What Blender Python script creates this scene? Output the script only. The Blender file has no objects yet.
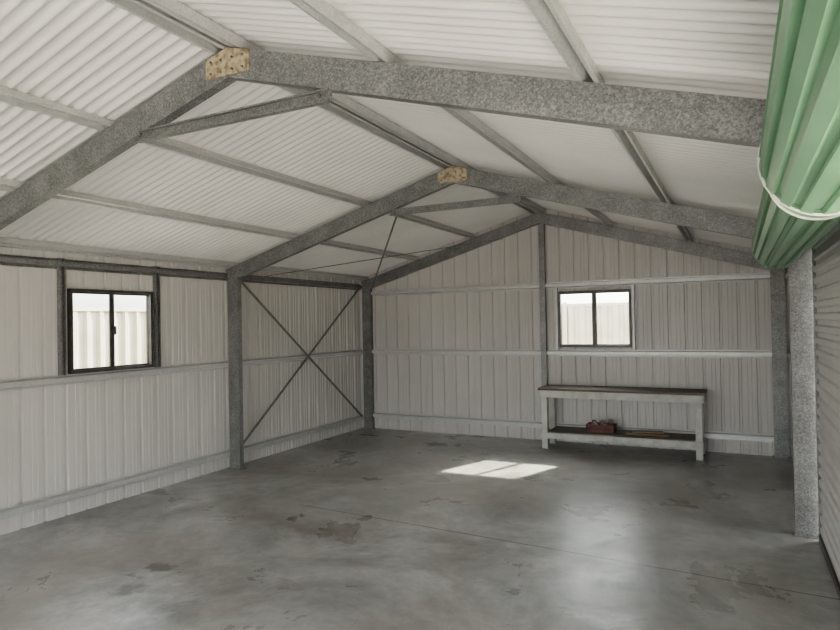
import bpy, math, random
from mathutils import Vector, Matrix
random.seed(4)
scn=bpy.context.scene
# ---------------------------------------------------------------- dimensions
XL,XR=-5.31,0.57
YB,YF=8.45,-3.42
RX=-2.385
K=0.2895
PZ=3.195
FR=[8.37,5.454,2.508,-0.44,-3.36]
def roofz(x): return PZ-K*abs(x-RX)

# ---------------------------------------------------------------- materials
def newmat(name):
    m=bpy.data.materials.new(name); m.use_nodes=True
    nt=m.node_tree; b=nt.nodes['Principled BSDF']
    return m,nt,b
def N(nt,t,**kw):
    n=nt.nodes.new(t)
    for k,v in kw.items(): setattr(n,k,v)
    return n
def noisemat(name,c1,c2,scale=8,rough=.5,metal=0.,rr=.1,detail=6,bump=0.,bscale=60,stretch=(1,1,1),lo=.35,hi=.65):
    m,nt,b=newmat(name); L=nt.links.new
    tc=N(nt,'ShaderNodeTexCoord'); mp=N(nt,'ShaderNodeMapping'); mp.inputs['Scale'].default_value=stretch
    L(tc.outputs['Object'],mp.inputs[0])
    n=N(nt,'ShaderNodeTexNoise'); n.inputs['Scale'].default_value=scale; n.inputs['Detail'].default_value=detail
    L(mp.outputs[0],n.inputs['Vector'])
    r=N(nt,'ShaderNodeValToRGB'); r.color_ramp.elements[0].position=lo; r.color_ramp.elements[1].position=hi
    r.color_ramp.elements[0].color=(*c1,1); r.color_ramp.elements[1].color=(*c2,1)
    L(n.outputs['Fac'],r.inputs[0]); L(r.outputs[0],b.inputs['Base Color'])
    mr=N(nt,'ShaderNodeMapRange'); mr.inputs['To Min'].default_value=rough-rr; mr.inputs['To Max'].default_value=rough+rr
    L(n.outputs['Fac'],mr.inputs[0]); L(mr.outputs[0],b.inputs['Roughness'])
    b.inputs['Metallic'].default_value=metal
    if bump:
        n2=N(nt,'ShaderNodeTexNoise'); n2.inputs['Scale'].default_value=bscale; L(tc.outputs['Object'],n2.inputs['Vector'])
        bp=N(nt,'ShaderNodeBump'); bp.inputs['Strength'].default_value=bump; bp.inputs['Distance'].default_value=.01
        L(n2.outputs['Fac'],bp.inputs['Height']); L(bp.outputs[0],b.inputs['Normal'])
    return m
def galv(name,c1,c2,c3):
    m,nt,b=newmat(name); L=nt.links.new
    tc=N(nt,'ShaderNodeTexCoord')
    v=N(nt,'ShaderNodeTexVoronoi'); v.inputs['Scale'].default_value=140
    n=N(nt,'ShaderNodeTexNoise'); n.inputs['Scale'].default_value=55; n.inputs['Detail'].default_value=8; n.inputs['Roughness'].default_value=.72
    n2=N(nt,'ShaderNodeTexNoise'); n2.inputs['Scale'].default_value=7; n2.inputs['Detail'].default_value=7
    L(tc.outputs['Object'],v.inputs['Vector']); L(tc.outputs['Object'],n.inputs['Vector']); L(tc.outputs['Object'],n2.inputs['Vector'])
    mx=N(nt,'ShaderNodeMix'); mx.data_type='FLOAT'; mx.inputs[0].default_value=.68
    sp=N(nt,'ShaderNodeSeparateColor'); L(v.outputs['Color'],sp.inputs[0])
    L(sp.outputs[0],mx.inputs[2]); L(n.outputs['Fac'],mx.inputs[3])
    m2=N(nt,'ShaderNodeMix'); m2.data_type='FLOAT'; m2.inputs[0].default_value=.3
    L(mx.outputs[0],m2.inputs[2]); L(n2.outputs['Fac'],m2.inputs[3])
    r=N(nt,'ShaderNodeValToRGB'); e=r.color_ramp.elements
    e[0].position=.31; e[0].color=(*c1,1); e[1].position=.69; e[1].color=(*c3,1)
    q=e.new(.5); q.color=(*c2,1)
    L(m2.outputs[0],r.inputs[0]); L(r.outputs[0],b.inputs['Base Color'])
    b.inputs['Metallic'].default_value=.35; b.inputs['Roughness'].default_value=.40
    return m
M_galv=galv('galvanised_steel',(.085,.086,.083),(.175,.176,.168),(.33,.33,.315))
M_girt=galv('galvanised_girt',(.42,.42,.40),(.52,.52,.50),(.62,.62,.60))
M_plate=noisemat('rusty_plate',(.16,.10,.05),(.42,.35,.24),scale=30,rough=.6,lo=.36,hi=.58)
M_bolt=noisemat('bolt_steel',(.1,.09,.08),(.25,.22,.2),scale=30,rough=.5,metal=.5)
M_wall=noisemat('cream_wall_sheet',(.50,.478,.445),(.57,.546,.512),scale=1.6,rough=.38,rr=.06,stretch=(1,1,.3))
M_roof=noisemat('white_roof_sheet',(.66,.64,.61),(.75,.73,.70),scale=1.2,rough=.45,rr=.08)
M_frame=noisemat('bronze_aluminium',(.045,.042,.04),(.08,.072,.065),scale=12,rough=.4,metal=.3)
M_green=noisemat('green_roller_curtain',(.165,.30,.175),(.21,.36,.22),scale=3,rough=.33)
M_white=noisemat('white_webbing',(.62,.60,.54),(.75,.73,.68),scale=30,rough=.7)
M_curt=noisemat('grey_roller_curtain',(.52,.505,.48),(.60,.585,.56),scale=4,rough=.45)
M_paint=noisemat('white_painted_timber',(.40,.395,.36),(.58,.575,.53),scale=9,rough=.6,lo=.3,hi=.6,bump=.2)
M_wood=noisemat('dark_stained_plywood',(.06,.045,.035),(.15,.115,.09),scale=5,rough=.6,stretch=(.4,5,5),bump=.2)
M_crate=noisemat('red_brown_timber',(.07,.028,.022),(.15,.06,.045),scale=10,rough=.7)
M_off=noisemat('raw_timber',(.14,.09,.055),(.26,.18,.11),scale=8,rough=.7,stretch=(.5,4,4))
M_cloth=noisemat('grey_rag',(.10,.08,.07),(.35,.30,.26),scale=14,rough=.9)
M_fence=noisemat('cream_fence_steel',(.42,.38,.31),(.49,.45,.38),scale=3,rough=.6)
M_ground=noisemat('pale_gravel',(.42,.39,.34),(.60,.57,.52),scale=14,rough=.95,bump=.4)
M_rod=noisemat('brace_steel',(.13,.13,.125),(.22,.22,.21),scale=30,rough=.5,metal=.4)
# glass : transparent with a light clear coat reflection
M_glass,nt,b=newmat('window_glass'); nt.nodes.remove(b)
tr=N(nt,'ShaderNodeBsdfTransparent'); gl=N(nt,'ShaderNodeBsdfGlossy'); gl.inputs['Roughness'].default_value=.05
tr.inputs[0].default_value=(.93,.95,.93,1)
mx=N(nt,'ShaderNodeMixShader'); mx.inputs[0].default_value=.06
nt.links.new(tr.outputs[0],mx.inputs[1]); nt.links.new(gl.outputs[0],mx.inputs[2]); nt.links.new(mx.outputs[0],nt.nodes['Material Output'].inputs[0])

# floor concrete
M_floor,nt,b=newmat('sealed_concrete'); L=nt.links.new
tc=N(nt,'ShaderNodeTexCoord'); P=tc.outputs['Object']
def noise(scale,detail=6,rough=.6,dist=0.,vec=None):
    n=N(nt,'ShaderNodeTexNoise'); n.inputs['Scale'].default_value=scale; n.inputs['Detail'].default_value=detail
    n.inputs['Roughness'].default_value=rough; n.inputs['Distortion'].default_value=dist
    L(vec or P,n.inputs['Vector']); return n.outputs['Fac']
def ramp(fac,stops):
    r=N(nt,'ShaderNodeValToRGB'); e=r.color_ramp.elements
    e[0].position,e[0].color=stops[0][0],(*stops[0][1],1); e[1].position,e[1].color=stops[-1][0],(*stops[-1][1],1)
    for p,c in stops[1:-1]:
        q=e.new(p); q.color=(*c,1)
    L(fac,r.inputs[0]); return r.outputs[0]
def mth(op,a,b_=None,c=None):
    m=N(nt,'ShaderNodeMath',operation=op)
    for i,v in enumerate([a,b_,c]):
        if v is None: continue
        if isinstance(v,(int,float)): m.inputs[i].default_value=v
        else: L(v,m.inputs[i])
    return m.outputs[0]
def mixc(fac,a,c,mode='MIX'):
    m=N(nt,'ShaderNodeMix'); m.data_type='RGBA'; m.blend_type=mode
    if isinstance(fac,(int,float)): m.inputs[0].default_value=fac
    else: L(fac,m.inputs[0])
    for i,v in ((6,a),(7,c)):
        if isinstance(v,tuple): m.inputs[i].default_value=(*v,1)
        else: L(v,m.inputs[i])
    return m.outputs[2]
base=ramp(noise(.75,12,.70,.6),[(.37,(.21,.208,.195)),(.5,(.37,.371,.357)),(.62,(.52,.522,.508))])
fine=ramp(noise(7,9,.75),[(.3,(.72,.71,.69)),(.7,(1.15,1.15,1.15))])
col=mixc(1.,base,fine,'MULTIPLY')
# soft brownish worn blotches
bl=ramp(noise(1.1,10,.66,.4),[(.46,(0,0,0)),(.64,(1,1,1))])
blf=mth('MULTIPLY',bl,.65)
col=mixc(blf,col,(.25,.22,.18))
sep=N(nt,'ShaderNodeSeparateXYZ'); L(P,sep.inputs[0]); X,Y=sep.outputs[0],sep.outputs[1]
wob=mth('MULTIPLY',mth('SUBTRACT',noise(6.0,9,.7),.5),1.)
def spot(cx,cy,rx,ry,amt,c,soft=.6,wb=2.6):
    global col
    dx=mth('DIVIDE',mth('SUBTRACT',X,cx),rx); dy=mth('DIVIDE',mth('SUBTRACT',Y,cy),ry)
    d=mth('SQRT',mth('ADD',mth('MULTIPLY',dx,dx),mth('MULTIPLY',dy,dy)))
    w=mth('ADD',d,mth('MULTIPLY',wob,wb))
    mr=N(nt,'ShaderNodeMapRange'); mr.inputs['From Min'].default_value=1.; mr.inputs['From Max'].default_value=1.-soft
    mr.inputs['To Min'].default_value=0; mr.inputs['To Max'].default_value=amt; L(w,mr.inputs[0])
    col=mixc(mr.outputs[0],col,c)
spot(-3.56,3.02,.15,.07,.9,(.05,.035,.03),.5,4)
spot(-3.60,2.86,.09,.05,.75,(.07,.05,.04),.5,4)
spot(-3.45,2.66,.10,.13,.65,(.10,.08,.06),.7,4)
spot(-2.85,4.1,.55,.30,.75,(.13,.10,.08),.9)
spot(-3.6,4.2,.65,.25,.6,(.15,.125,.10),.9)
spot(-4.1,5.6,1.0,.45,.6,(.17,.155,.13),1.)
spot(-1.9,4.3,.8,.16,.6,(.17,.15,.125),1.)
spot(-3.2,3.1,1.0,.45,.55,(.16,.145,.125),1.)
spot(-1.0,6.2,1.2,.5,.45,(.19,.185,.17),1.)
spot(-2.2,3.2,.6,.25,.4,(.17,.16,.145),1.)
spot(-.85,4.95,.035,.03,.9,(.03,.03,.03),.3,1)
# saw-cut joint across the slab
jw=mth('MULTIPLY',mth('SUBTRACT',noise(14,3),.5),.012)
jd=mth('ABSOLUTE',mth('ADD',mth('SUBTRACT',Y,mth('MULTIPLY_ADD',X,-.07,4.37)),jw))
jm=mth('LESS_THAN',jd,.007)
jm=mth('MULTIPLY',jm,mth('GREATER_THAN',X,-3.6))
col=mixc(mth('MULTIPLY',jm,.85),col,(.05,.045,.04))
L(col,b.inputs['Base Color'])
rg=ramp(noise(1.3,8,.65,.4),[(.3,(.22,)*3),(.7,(.44,)*3)])
L(rg,b.inputs['Roughness'])
bp=N(nt,'ShaderNodeBump'); bp.inputs['Strength'].default_value=.2; bp.inputs['Distance'].default_value=.02
L(noise(4,6,.55),bp.inputs['Height']); L(bp.outputs[0],b.inputs['Normal'])

# ---------------------------------------------------------------- mesh builder
class MB:
    def __init__(s,*mats): s.v=[];s.f=[];s.m=[];s.mats=list(mats);s.smooth=[]
    def mi(s,mat):
        if mat not in s.mats: s.mats.append(mat)
        return s.mats.index(mat)
    def quadstrip(s,A,B,mat,smooth=False,closed=False):
        i=len(s.v); n=len(A); s.v+=[tuple(p) for p in A]+[tuple(p) for p in B]; k=s.mi(mat)
        for j in range(n if closed else n-1):
            j2=(j+1)%n
            s.f.append((i+j,i+j2,i+n+j2,i+n+j)); s.m.append(k); s.smooth.append(smooth)
    def poly(s,pts,mat):
        i=len(s.v); s.v+=[tuple(p) for p in pts]; s.f.append(tuple(range(i,i+len(pts)))); s.m.append(s.mi(mat)); s.smooth.append(False)
    def box(s,c,d,mat,R=None):
        c=Vector(c); i=len(s.v)
        for sx in(-.5,.5):
            for sy in(-.5,.5):
                for sz in(-.5,.5):
                    p=Vector((sx*d[0],sy*d[1],sz*d[2]))
                    if R is not None: p=R@p
                    s.v.append(tuple(c+p))
        for f in [(0,1,3,2),(4,6,7,5),(0,4,5,1),(2,3,7,6),(0,2,6,4),(1,5,7,3)]:
            s.f.append(tuple(i+a for a in f)); s.m.append(s.mi(mat)); s.smooth.append(False)
    def cyl(s,p0,p1,r,mat,n=16,caps=True,smooth=True):
        p0=Vector(p0);p1=Vector(p1); d=(p1-p0).normalized()
        u=d.orthogonal().normalized(); w=d.cross(u)
        ring=[u*math.cos(2*math.pi*k/n)*r+w*math.sin(2*math.pi*k/n)*r for k in range(n)]
        s.quadstrip([p0+q for q in ring],[p1+q for q in ring],mat,smooth,True)
        if caps: s.poly([p0+q for q in ring],mat); s.poly([p1+q for q in ring],mat)
    def prof(s,pts,p0,p1,U,V,mat,t=.0022):
        """thin folded section with real thickness swept p0->p1"""
        p0=Vector(p0);p1=Vector(p1);U=Vector(U);V=Vector(V)
        out=[]
        n=len(pts)
        for j,(a,c) in enumerate(pts):
            a0=pts[max(j-1,0)];a1=pts[min(j+1,n-1)]
            tx,ty=a1[0]-a0[0],a1[1]-a0[1]; l=math.hypot(tx,ty) or 1
            out.append((a-ty/l*t,c+tx/l*t))
        loop=list(pts)+out[::-1]
        A=[p0+U*a+V*c for a,c in loop];B=[p1+U*a+V*c for a,c in loop]
        s.quadstrip(A,B,mat,False,True)
        for S in(A,B):
            for j in range(n-1): s.poly([S[j],S[j+1],S[2*n-2-j],S[2*n-1-j]],mat)
    def cee(s,p0,p1,U,V,mat,d=.152,f=.064,lip=.016):
        s.prof([(-d/2+lip,f),(-d/2,f),(-d/2,0),(d/2,0),(d/2,f),(d/2-lip,f)],p0,p1,U,V,mat)
    def hat(s,p0,p1,U,V,mat,w=.05,br=.022,d=.058):
        s.prof([(-w/2-br,0.006),(-w/2-br,0),(-w/2-.004,0),(-w/2+.006,d),(w/2-.006,d),(w/2+.004,0),(w/2+br,0),(w/2+br,.006)],p0,p1,U,V,mat)
    def bolt(s,p,n,mat,r=.012):
        p=Vector(p);n=Vector(n); s.cyl(p,p+n*.012,r,mat,6,True,False)
    def obj(s,name):
        me=bpy.data.meshes.new(name); me.from_pydata(s.v,[],s.f)
        for m in s.mats: me.materials.append(m)
        for p,k,sm in zip(me.polygons,s.m,s.smooth): p.material_index=k; p.use_smooth=sm
        me.update(); o=bpy.data.objects.new(name,me); scn.collection.objects.link(o); return o

# ---------------------------------------------------------------- floor / ground
mb=MB(M_floor)
mb.box(((XL+XR)/2,(YB+YF)/2,-.06),(XR-XL+.1,YB-YF+.1,.12),M_floor); mb.obj('floor')
mb=MB(M_ground); mb.poly([(-30,-30,-.1),(30,-30,-.1),(30,30,-.1),(-30,30,-.1)],M_ground); mb.obj('ground')

# ---------------------------------------------------------------- wall sheeting
PER=.195
def wprof(s0,s1):
    k0=math.floor(s0/PER)-1
    base=[(0,0),(.009,.020),(.031,.020),(.040,0),(.098,0),(.101,.004),(.109,.004),(.112,0),(.142,0),(.145,.004),(.153,.004),(.156,0)]
    k=k0
    allp=[]
    while k*PER<s1+PER:
        allp+=[(k*PER+a,d) for a,d in base]; k+=1
    def dep(s):
        for (a,da),(c,dc) in zip(allp,allp[1:]):
            if a<=s<=c: return da+(dc-da)*(s-a)/max(c-a,1e-9)
        return 0
    return [(s0,dep(s0))]+[p for p in allp if s0<p[0]<s1]+[(s1,dep(s1))]
def sheet(mb,axis,pos,out,s0,s1,z0,z1,mat=M_wall):
    """axis 'x' -> runs along X at y=pos ; 'y' -> runs along Y at x=pos"""
    z1f=z1 if callable(z1) else (lambda s:z1)
    A=[];B=[]
    pr=wprof(s0,s1)
    if callable(z1) and s0<RX<s1:
        pr=sorted(pr+[(RX,0)])
    for s,d in pr:
        q=pos+out*d
        A.append((s,q,z0) if axis=='x' else (q,s,z0)); B.append((s,q,z1f(s)) if axis=='x' else (q,s,z1f(s)))
    mb.quadstrip(A,B,mat)
ZE=roofz(XL)
W1=(3.55,4.43,1.245,2.005)
mb=MB(M_wall)
sheet(mb,'y',XL,-1,YF,W1[0],0,ZE+.02); sheet(mb,'y',XL,-1,W1[1],YB,0,ZE+.02)
sheet(mb,'y',XL,-1,W1[0],W1[1],0,W1[2]); sheet(mb,'y',XL,-1,W1[0],W1[1],W1[3],ZE+.02)
mb.obj('wall_left')
W2=(-2.15,-1.215,1.275,2.03)
mb=MB(M_wall)
rz=lambda x: roofz(x)+.02
sheet(mb,'x',YB,1,XL-.02,W2[0],0,rz)
sheet(mb,'x',YB,1,W2[1],XR,0,rz); sheet(mb,'x',YB,1,W2[0],W2[1],0,W2[2]); sheet(mb,'x',YB,1,W2[0],W2[1],W2[3],rz)
mb.box((XL-.0,YB+.0,ZE/2),(.05,.05,ZE),M_wall); mb.box((XR+.0,YB,ZE/2),(.05,.05,ZE),M_wall)
mb.obj('wall_back')
mb=MB(M_wall)
ZR=roofz(XR)
sheet(mb,'y',XR,1,FR[1]+.04,YB,0,ZR+.02)
sheet(mb,'y',XR,1,YF,FR[1]+.04,2.2,ZR+.02)
mb.obj('wall_right')

# ---------------------------------------------------------------- roof (corrugated)
mb=MB(M_roof)
P_=.076; n=int((YB-YF+.2)/P_*8)
for x0,x1 in ((XL-.12,RX),(RX,XR+.12)):
    A=[];B=[]
    for i in range(n+1):
        y=YF-.1+i*P_/8; dz=.0135*math.sin(2*math.pi*y/P_)+.014
        A.append((x0,y,roofz(x0)+dz)); B.append((x1,y,roofz(x1)+dz))
    mb.quadstrip(A,B,M_roof,True)
mb.prof([(-.16,-.046+.032),(0,.032),(.16,-.046+.032)],(RX,YF-.1,PZ),(RX,YB+.1,PZ),(1,0,0),(0,0,1),M_roof)
mb.obj('ceiling')

# purlins (one object)
mb=MB(M_girt)
D=.058
for x in (-5.2,-4.3,-3.38,-2.455,-2.315,-1.43,-.49,.50):
    sg=1 if x<RX else -1
    nrm=Vector((-K*sg,0,1)).normalized(); u=Vector((1,0,K*sg)).normalized()
    base=Vector((x,0,roofz(x)))-nrm*(D+.001)
    mb.hat(base+Vector((0,YF,0)),base+Vector((0,YB,0)),u,nrm,M_girt,w=.042,br=.02,d=D)
mb.obj('roof_purlins')

# ---------------------------------------------------------------- portal frames
RT=D+.003
def frame(y,flip=1,collar=True):
    mb=MB(M_galv); d=.152
    c=math.sqrt(1+K*K)
    for sg,xe,cx in ((1,XL+.06,XL+.06+d/2),(-1,XR-.06,XR-.06-d/2)):
        nrm=Vector((-K*sg,0,1)).normalized()
        off=-(RT+d/2)*c
        a=Vector((xe,y,roofz(xe)+off)); bb=Vector((RX,y,roofz(RX)+off))
        mb.cee(a,bb,nrm,(0,flip,0),M_galv,d=d)
        top=roofz(cx)-RT*c-.01
        mb.cee((cx,y+.003,0),(cx,y+.003,top-.02),(1,0,0),(0,flip,0),M_galv,d=d)
        hy=y-.006*flip
        px=cx+sg*.10
        u=Vector((1,0,K*sg)).normalized()
        R=Matrix(((u.x,0,nrm.x),(0,1,0),(u.z,0,nrm.z)))
        mb.box((px,hy,roofz(px)+off),(.34,.006,.13),M_galv,R)
        for k in (-.12,-.04,.04,.12): mb.bolt(Vector((px,hy-.003*flip,roofz(px)+off))+u*k,(0,-flip,0),M_bolt,.009)
        mb.box((cx,y+.03*flip,.004),(.2,.1,.008),M_galv)
    za=roofz(RX)-(RT+d/2)*c
    hy=y-.007*flip
    mt=M_plate if collar else M_galv
    pts=[(-.15,-.062),(.15,-.062),(.15,.045),(0,.085),(-.15,.045)]
    F=[(RX+a,hy-.004*flip,za+z-.012) for a,z in pts]; G=[(RX+a,hy+.004*flip,za+z-.012) for a,z in pts]
    mb.quadstrip(F,G,mt,False,True); mb.poly(F,mt); mb.poly(G,mt)
    for a in(-.11,-.04,.04,.11):
        for z in(-.045,.018): mb.bolt((RX+a,hy-.004*flip,za+z-.005),(0,-flip,0),M_bolt,.006)
    if collar:
        cz=roofz(-3.03)-.265
        w=.62
        mb.cee((RX-w-.05,y-.012,cz),(RX+w+.05,y-.012,cz),(0,0,1),(0,-1,0),M_galv,d=.062,f=.035,lip=.008)
        for sx in(-1,1): mb.bolt((RX+sx*w,y-.047,cz),(0,-1,0),M_bolt,.012)
    return mb
for i,y in enumerate(FR):
    mb=frame(y,collar=i not in(0,4))
    if i==0:
        mb.cee((-2.36,y+.0,0),(-2.36,y+.0,roofz(-2.4)-.23),(1,0,0),(0,1,0),M_galv,d=.076,f=.05)
    mb.obj('portal_frame')

# ---------------------------------------------------------------- girts
mb=MB(M_girt)
for z in(.17,1.2):
    mb.hat((XL+.003,YF,z),(XL+.003,YB,z),(0,0,1),(1,0,0),M_girt)
mb.hat((XL+.003,YF,ZE-.13),(XL+.003,YB,ZE-.13),(0,0,1),(1,0,0),M_galv)
for y in (3.48,4.49):
    mb.cee((XL+.005,y,1.24),(XL+.005,y,ZE-.08),(0,1,0),(1,0,0),M_galv,d=.05,f=.05,lip=.01)
mb.obj('trim_1')
mb=MB(M_girt)
for z in(.21,1.2,2.115):
    mb.hat((XL+.08,YB-.003,z),(XR-.08,YB-.003,z),(0,0,1),(0,-1,0),M_girt)
for x in(W2[0]-.03,W2[1]+.03):
    mb.hat((x,YB-.003,1.24),(x,YB-.003,2.085),(1,0,0),(0,-1,0),M_girt,w=.03,br=.012,d=.03)
mb.obj('trim_2')
mb=MB(M_girt)
for z in(.21,1.2,2.1): mb.hat((XR-.003,FR[1]+.1,z),(XR-.003,YB-.08,z),(0,0,1),(-1,0,0),M_girt)
mb.obj('trim_3')

# wall cross bracing
mb=MB(M_rod)
xb=XL+.085
def strap(mb,p0,p1,w=.036,t=.003,nrm=(1,0,0),mat=M_rod):
    p0=Vector(p0);p1=Vector(p1);d=(p1-p0);l=d.length;d.normalize();n=Vector(nrm);n=(n-d*n.dot(d)).normalized();s=d.cross(n)
    R=Matrix((d,s,n)).transposed(); mb.box((p0+p1)/2,(l,w,t),mat,R)
strap(mb,(xb,5.56,2.24),(xb,8.28,.2)); strap(mb,(xb+.006,8.28,2.22),(xb+.006,5.56,.2))
mb.bolt((xb+.008,6.92,1.22),(1,0,0),M_bolt,.02)
mb.obj('wall_cross_brace')
mb=MB(M_rod)
def rp(x,y,o=.24): return (x,y,roofz(x)-o)
mb.cyl(rp(-5.05,8.34),rp(-3.0,5.5),.011,M_rod,8); mb.cyl(rp(-5.05,5.5,.25),rp(-2.9,8.34,.25),.005,M_rod,8)
mb.obj('roof_cross_brace')

# ---------------------------------------------------------------- windows
def window(name,axis,pos,inn,w):
    a0,a1,z0,z1=w; mb=MB(M_frame,M_glass)
    def bx(ac,zc,da,dz,dn,off,mat):
        c=(pos+inn*off,ac,zc) if axis=='y' else (ac,pos+inn*off,zc)
        dd=(dn,da,dz) if axis=='y' else (da,dn,dz)
        mb.box(c,dd,mat)
    t=.026; ac=(a0+a1)/2; zc=(z0+z1)/2
    for a in(a0+t/2,a1-t/2): bx(a,zc,t,z1-z0,.07,.01,M_frame)
    for z in(z0+t/2,z1-t/2): bx(ac,z,a1-a0-2*t,t,.07,.01,M_frame)
    bx(ac,zc,.028,z1-z0-2*t,.03,.01,M_frame)
    for s,o in((-1,.012),(1,-.004)):
        c0=ac+s*(a1-a0)/4; wd=(a1-a0)/2-t
        for k in(-1,1): bx(c0+k*(wd/2-.008),zc,.016,z1-z0-2*t,.014,o,M_frame)
        for k in(-1,1): bx(c0,zc+k*((z1-z0)/2-t-.008),wd-.032,.016,.014,o,M_frame)
        bx(c0,zc,wd-.032,z1-z0-2*t-.032,.004,o,M_glass)
    bx(ac+.02,zc,.01,.08,.02,.03,M_frame)
    mb.obj(name)
window('window_1','y',XL,1,W1); window('window_2','x',YB,-1,W2)

# ---------------------------------------------------------------- roller doors
def curtain(mb,x,y0,y1,z0,z1,mat):
    A=[];B=[];z=z0
    base=[(0,0),(.022,0),(.034,.014),(.062,.014),(.074,0)]
    while z<z1:
        for a,d in base:
            if z+a<=z1: A.append((x+d,y0,z+a)); B.append((x+d,y1,z+a))
        z+=.086
    mb.quadstrip(A,B,mat)
def roller(name,y0,y1,r,closed,DX,DZ):
    mb=MB(M_green,M_curt)
    A=[];B=[];nf=18
    for k in range(nf):
        a0=2*math.pi*(k+.4)/nf
        for fa,dr in((0,0),(.40,0),(.48,-.018),(.80,-.018),(.88,0)):
            a=a0+fa*2*math.pi/nf; rr=r+dr
            A.append((DX+rr*math.cos(a),y0+.03,DZ+rr*math.sin(a))); B.append((DX+rr*math.cos(a),y1-.03,DZ+rr*math.sin(a)))
    mb.quadstrip(A,B,M_green,False,True)
    for y,s in((y0+.03,-1),(y1-.03,1)):
        n=64
        ring=lambda q,yy:[(DX+q*math.cos(2*math.pi*k/n),yy,DZ+q*math.sin(2*math.pi*k/n)) for k in range(n)]
        mb.quadstrip(ring(r-.002,y),ring(r-.05,y),M_green,False,True)
        mb.quadstrip(ring(r-.05,y),ring(.03,y-s*.01),M_curt,False,True)
        ro,yy=r+.003,y-s*.002
        w=.003 if closed else .005
        if not closed or s==-1:
            mb.quadstrip(ring(ro,yy-w),ring(ro,yy+w),M_white,True,True)
            for q in(-1,1): mb.quadstrip(ring(ro,yy+q*w),ring(ro-.008,yy+q*w),M_white,True,True)
    mb.cyl((DX,y0-.015,DZ),(DX,y1+.015,DZ),.02,M_galv)
    for y in(y0-.012,y1+.012):
        mb.box(((DX+XR)/2-.02,y,DZ),(XR-DX+.02,.006,.06),M_galv)
    for y in(y0,y1): mb.box((.525,y,1.08),(.05,.03,2.16),M_galv)
    if closed:
        curtain(mb,.505,y0,y1,.0,2.2,M_curt)
        mb.box((.515,(y0+y1)/2,.03),(.04,y1-y0,.05),M_frame)
        mb.quadstrip([(.505,y0,2.2),(DX+r*.97,y0+.03,DZ+.04)],[(.505,y1,2.2),(DX+r*.97,y1-.03,DZ+.04)],M_curt)
    else:
        mb.box((.50,(y0+y1)/2,2.08),(.04,y1-y0-.1,.06),M_frame)
    mb.obj(name)
roller('roller_door',2.64,5.37,.17,True,.28,2.165)
roller('roller_door',-.36,2.41,.195,False,.27,2.165)
roller('roller_door',-3.28,-.55,.195,False,.27,2.165)

# ---------------------------------------------------------------- workbench
mb=MB(M_paint,M_wood)
x0,x1,y0,y1,H=-2.29,-.36,7.9,8.33,.775
leg=.075
for x in(x0+leg/2+.02,x1-leg/2-.02):
    for y in(y0+leg/2,y1-leg/2):
        mb.box((x,y,(H-.03)/2),(leg,leg,H-.03),M_paint)
for y in(y0+.012,y1-.012): mb.box(((x0+x1)/2,y-.014 if y<8 else y+.014,H-.075),(x1-x0-.02,.025,.09),M_paint)
for x in(x0+.03,x1-.03): mb.box((x+(-.025 if x<-1 else .025),(y0+y1)/2,H-.075),(.025,y1-y0-.02,.09),M_paint)
mb.box(((x0+x1)/2,(y0+y1)/2,H-.014),(x1-x0+.04,y1-y0+.04,.03),M_wood)
mb.box(((x0+x1)/2,y0-.002,.17),(x1-x0-.03,.025,.075),M_paint)
mb.box(((x0+x1)/2,y1+.002,.17),(x1-x0-.03,.025,.075),M_paint)
for x in(x0+.02,x1-.02): mb.box((x,(y0+y1)/2,.17),(.025,y1-y0-.16,.075),M_paint)
mb.box(((x0+x1)/2,(y0+y1)/2,.218),(x1-x0-.2,y1-y0-.03,.018),M_wood)
o=mb.obj('workbench')
bv=o.modifiers.new('b','BEVEL'); bv.width=.004; bv.segments=2
mb=MB(M_crate,M_cloth)
cx,cy,cz=-1.55,8.06,.2285
for s in(-1,1):
    for k in range(2): 
        mb.box((cx,cy+s*.1,cz+.03+k*.05),(.34,.012,.04),M_crate); mb.box((cx+s*.165,cy,cz+.03+k*.05),(.012,.19,.04),M_crate)
    for t in(-1,1): mb.box((cx+s*.15,cy+t*.088,cz+.05),(.02,.012,.1),M_crate)
mb.box((cx,cy,cz+.006),(.33,.19,.01),M_crate)
for k in range(10):
    a=Vector((cx-.11+.024*k,cy+random.uniform(-.05,.05),cz+.09)); bb=a+Vector((random.uniform(-.05,.05),random.uniform(-.04,.04),random.uniform(.01,.06)))
    mb.cyl(a,bb,.02,M_cloth if k%2 else M_crate,10)
mb.obj('timber_crate')
mb=MB(M_off,M_wood)
for k,(x,y,z,l,a) in enumerate([(-1.0,8.02,.2275,.5,.05),(-.95,8.14,.2275,.42,-.06),(-1.0,8.07,.2495,.36,.2)]):
    R=Matrix.Rotation(a,3,'Z'); mb.box((x,y,z+.011),(l,.07,.02),M_off if k!=1 else M_wood,R)
mb.obj('wood_offcuts')

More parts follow.
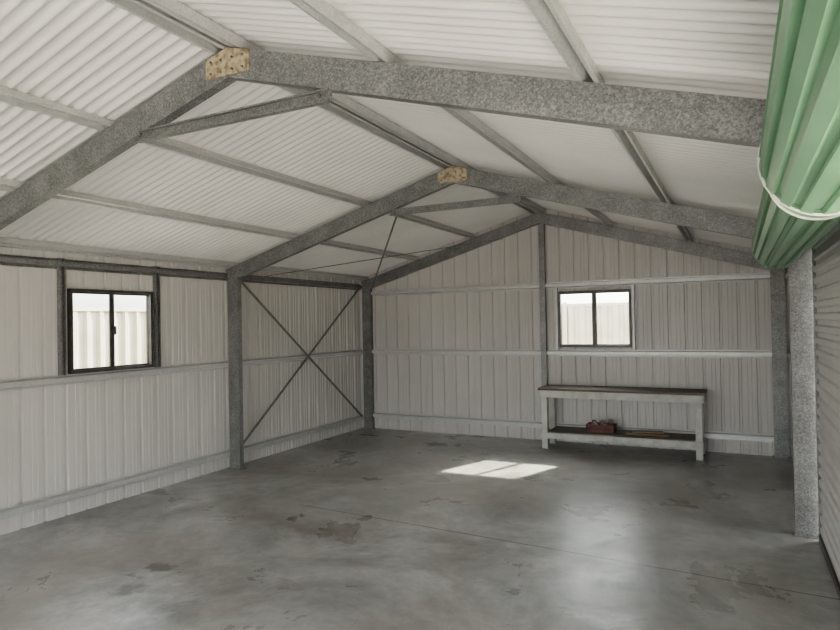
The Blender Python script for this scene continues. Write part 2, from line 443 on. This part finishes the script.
# ---------------------------------------------------------------- fences outside
def fence(name,axis,pos,s0,s1,hh=1.75):
    mb=MB(M_fence); s=s0
    A=[];B=[]
    while s<s1:
        for a,d in((0,0),(.03,.035),(.08,.035),(.11,0),(.16,0)):
            q=pos+d; A.append((s+a,q,-.1) if axis=='x' else (q,s+a,-.1)); B.append((s+a,q,hh) if axis=='x' else (q,s+a,hh))
        s+=.19
    mb.quadstrip(A,B,M_fence)
    m=(s0+s1)/2; Ln=s1-s0
    for z in(hh,.0): mb.box((m,pos+.015,z) if axis=='x' else (pos+.015,m,z),(Ln,.06,.05) if axis=='x' else (.06,Ln,.05),M_fence)
    s=s0
    while s<s1:
        mb.box((s,pos+.015,hh/2) if axis=='x' else (pos+.015,s,hh/2),(.07,.07,hh+.1) if axis=='x' else (.07,.07,hh+.1),M_fence); s+=2.4
    mb.obj(name)
fence('boundary_fence','y',-7.6,-8,12,1.9); fence('boundary_fence','x',11.0,-7.5,6,1.9)

# ---------------------------------------------------------------- light
w=bpy.data.worlds.new('sky'); scn.world=w; w.use_nodes=True; nt=w.node_tree
sky=nt.nodes.new('ShaderNodeTexSky'); sky.sky_type='NISHITA'; sky.sun_disc=False
sky.sun_elevation=math.radians(40); sky.sun_rotation=math.radians(21); sky.dust_density=3; sky.air_density=1.
hsv=nt.nodes.new('ShaderNodeHueSaturation'); hsv.inputs['Saturation'].default_value=.25
nt.links.new(sky.outputs[0],hsv.inputs['Color']); nt.links.new(hsv.outputs[0],nt.nodes['Background'].inputs[0])
nt.nodes['Background'].inputs[1].default_value=.35
sd=bpy.data.lights.new('sun','SUN'); sd.energy=6.5; sd.angle=.022; sd.color=(1,.94,.85)
so=bpy.data.objects.new('sun',sd); scn.collection.objects.link(so)
so.rotation_euler=Vector((-.43,-1.1,-1)).to_track_quat('-Z','Y').to_euler(); so.location=(4,12,9)

scn.view_settings.view_transform='Filmic'
scn.view_settings.look='Medium High Contrast'
scn.view_settings.exposure=2.05

# ---------------------------------------------------------------- camera (solved from the photo)
f,yaw,pit,roll=626.17,.4683,.0114,.0181
F=Vector((-math.sin(yaw)*math.cos(pit),math.cos(yaw)*math.cos(pit),math.sin(pit)))
R=Vector((math.cos(yaw),math.sin(yaw),0)); U=R.cross(F)
R2=R*math.cos(roll)-U*math.sin(roll); U2=U*math.cos(roll)+R*math.sin(roll)
cd=bpy.data.cameras.new('camera'); cd.sensor_width=36; cd.lens=f/840*36; cd.clip_start=.02
co=bpy.data.objects.new('camera',cd); scn.collection.objects.link(co)
Mx=Matrix((R2,U2,-F)).transposed().to_4x4(); Mx.translation=Vector((0,0,1.65)); co.matrix_world=Mx
scn.camera=co
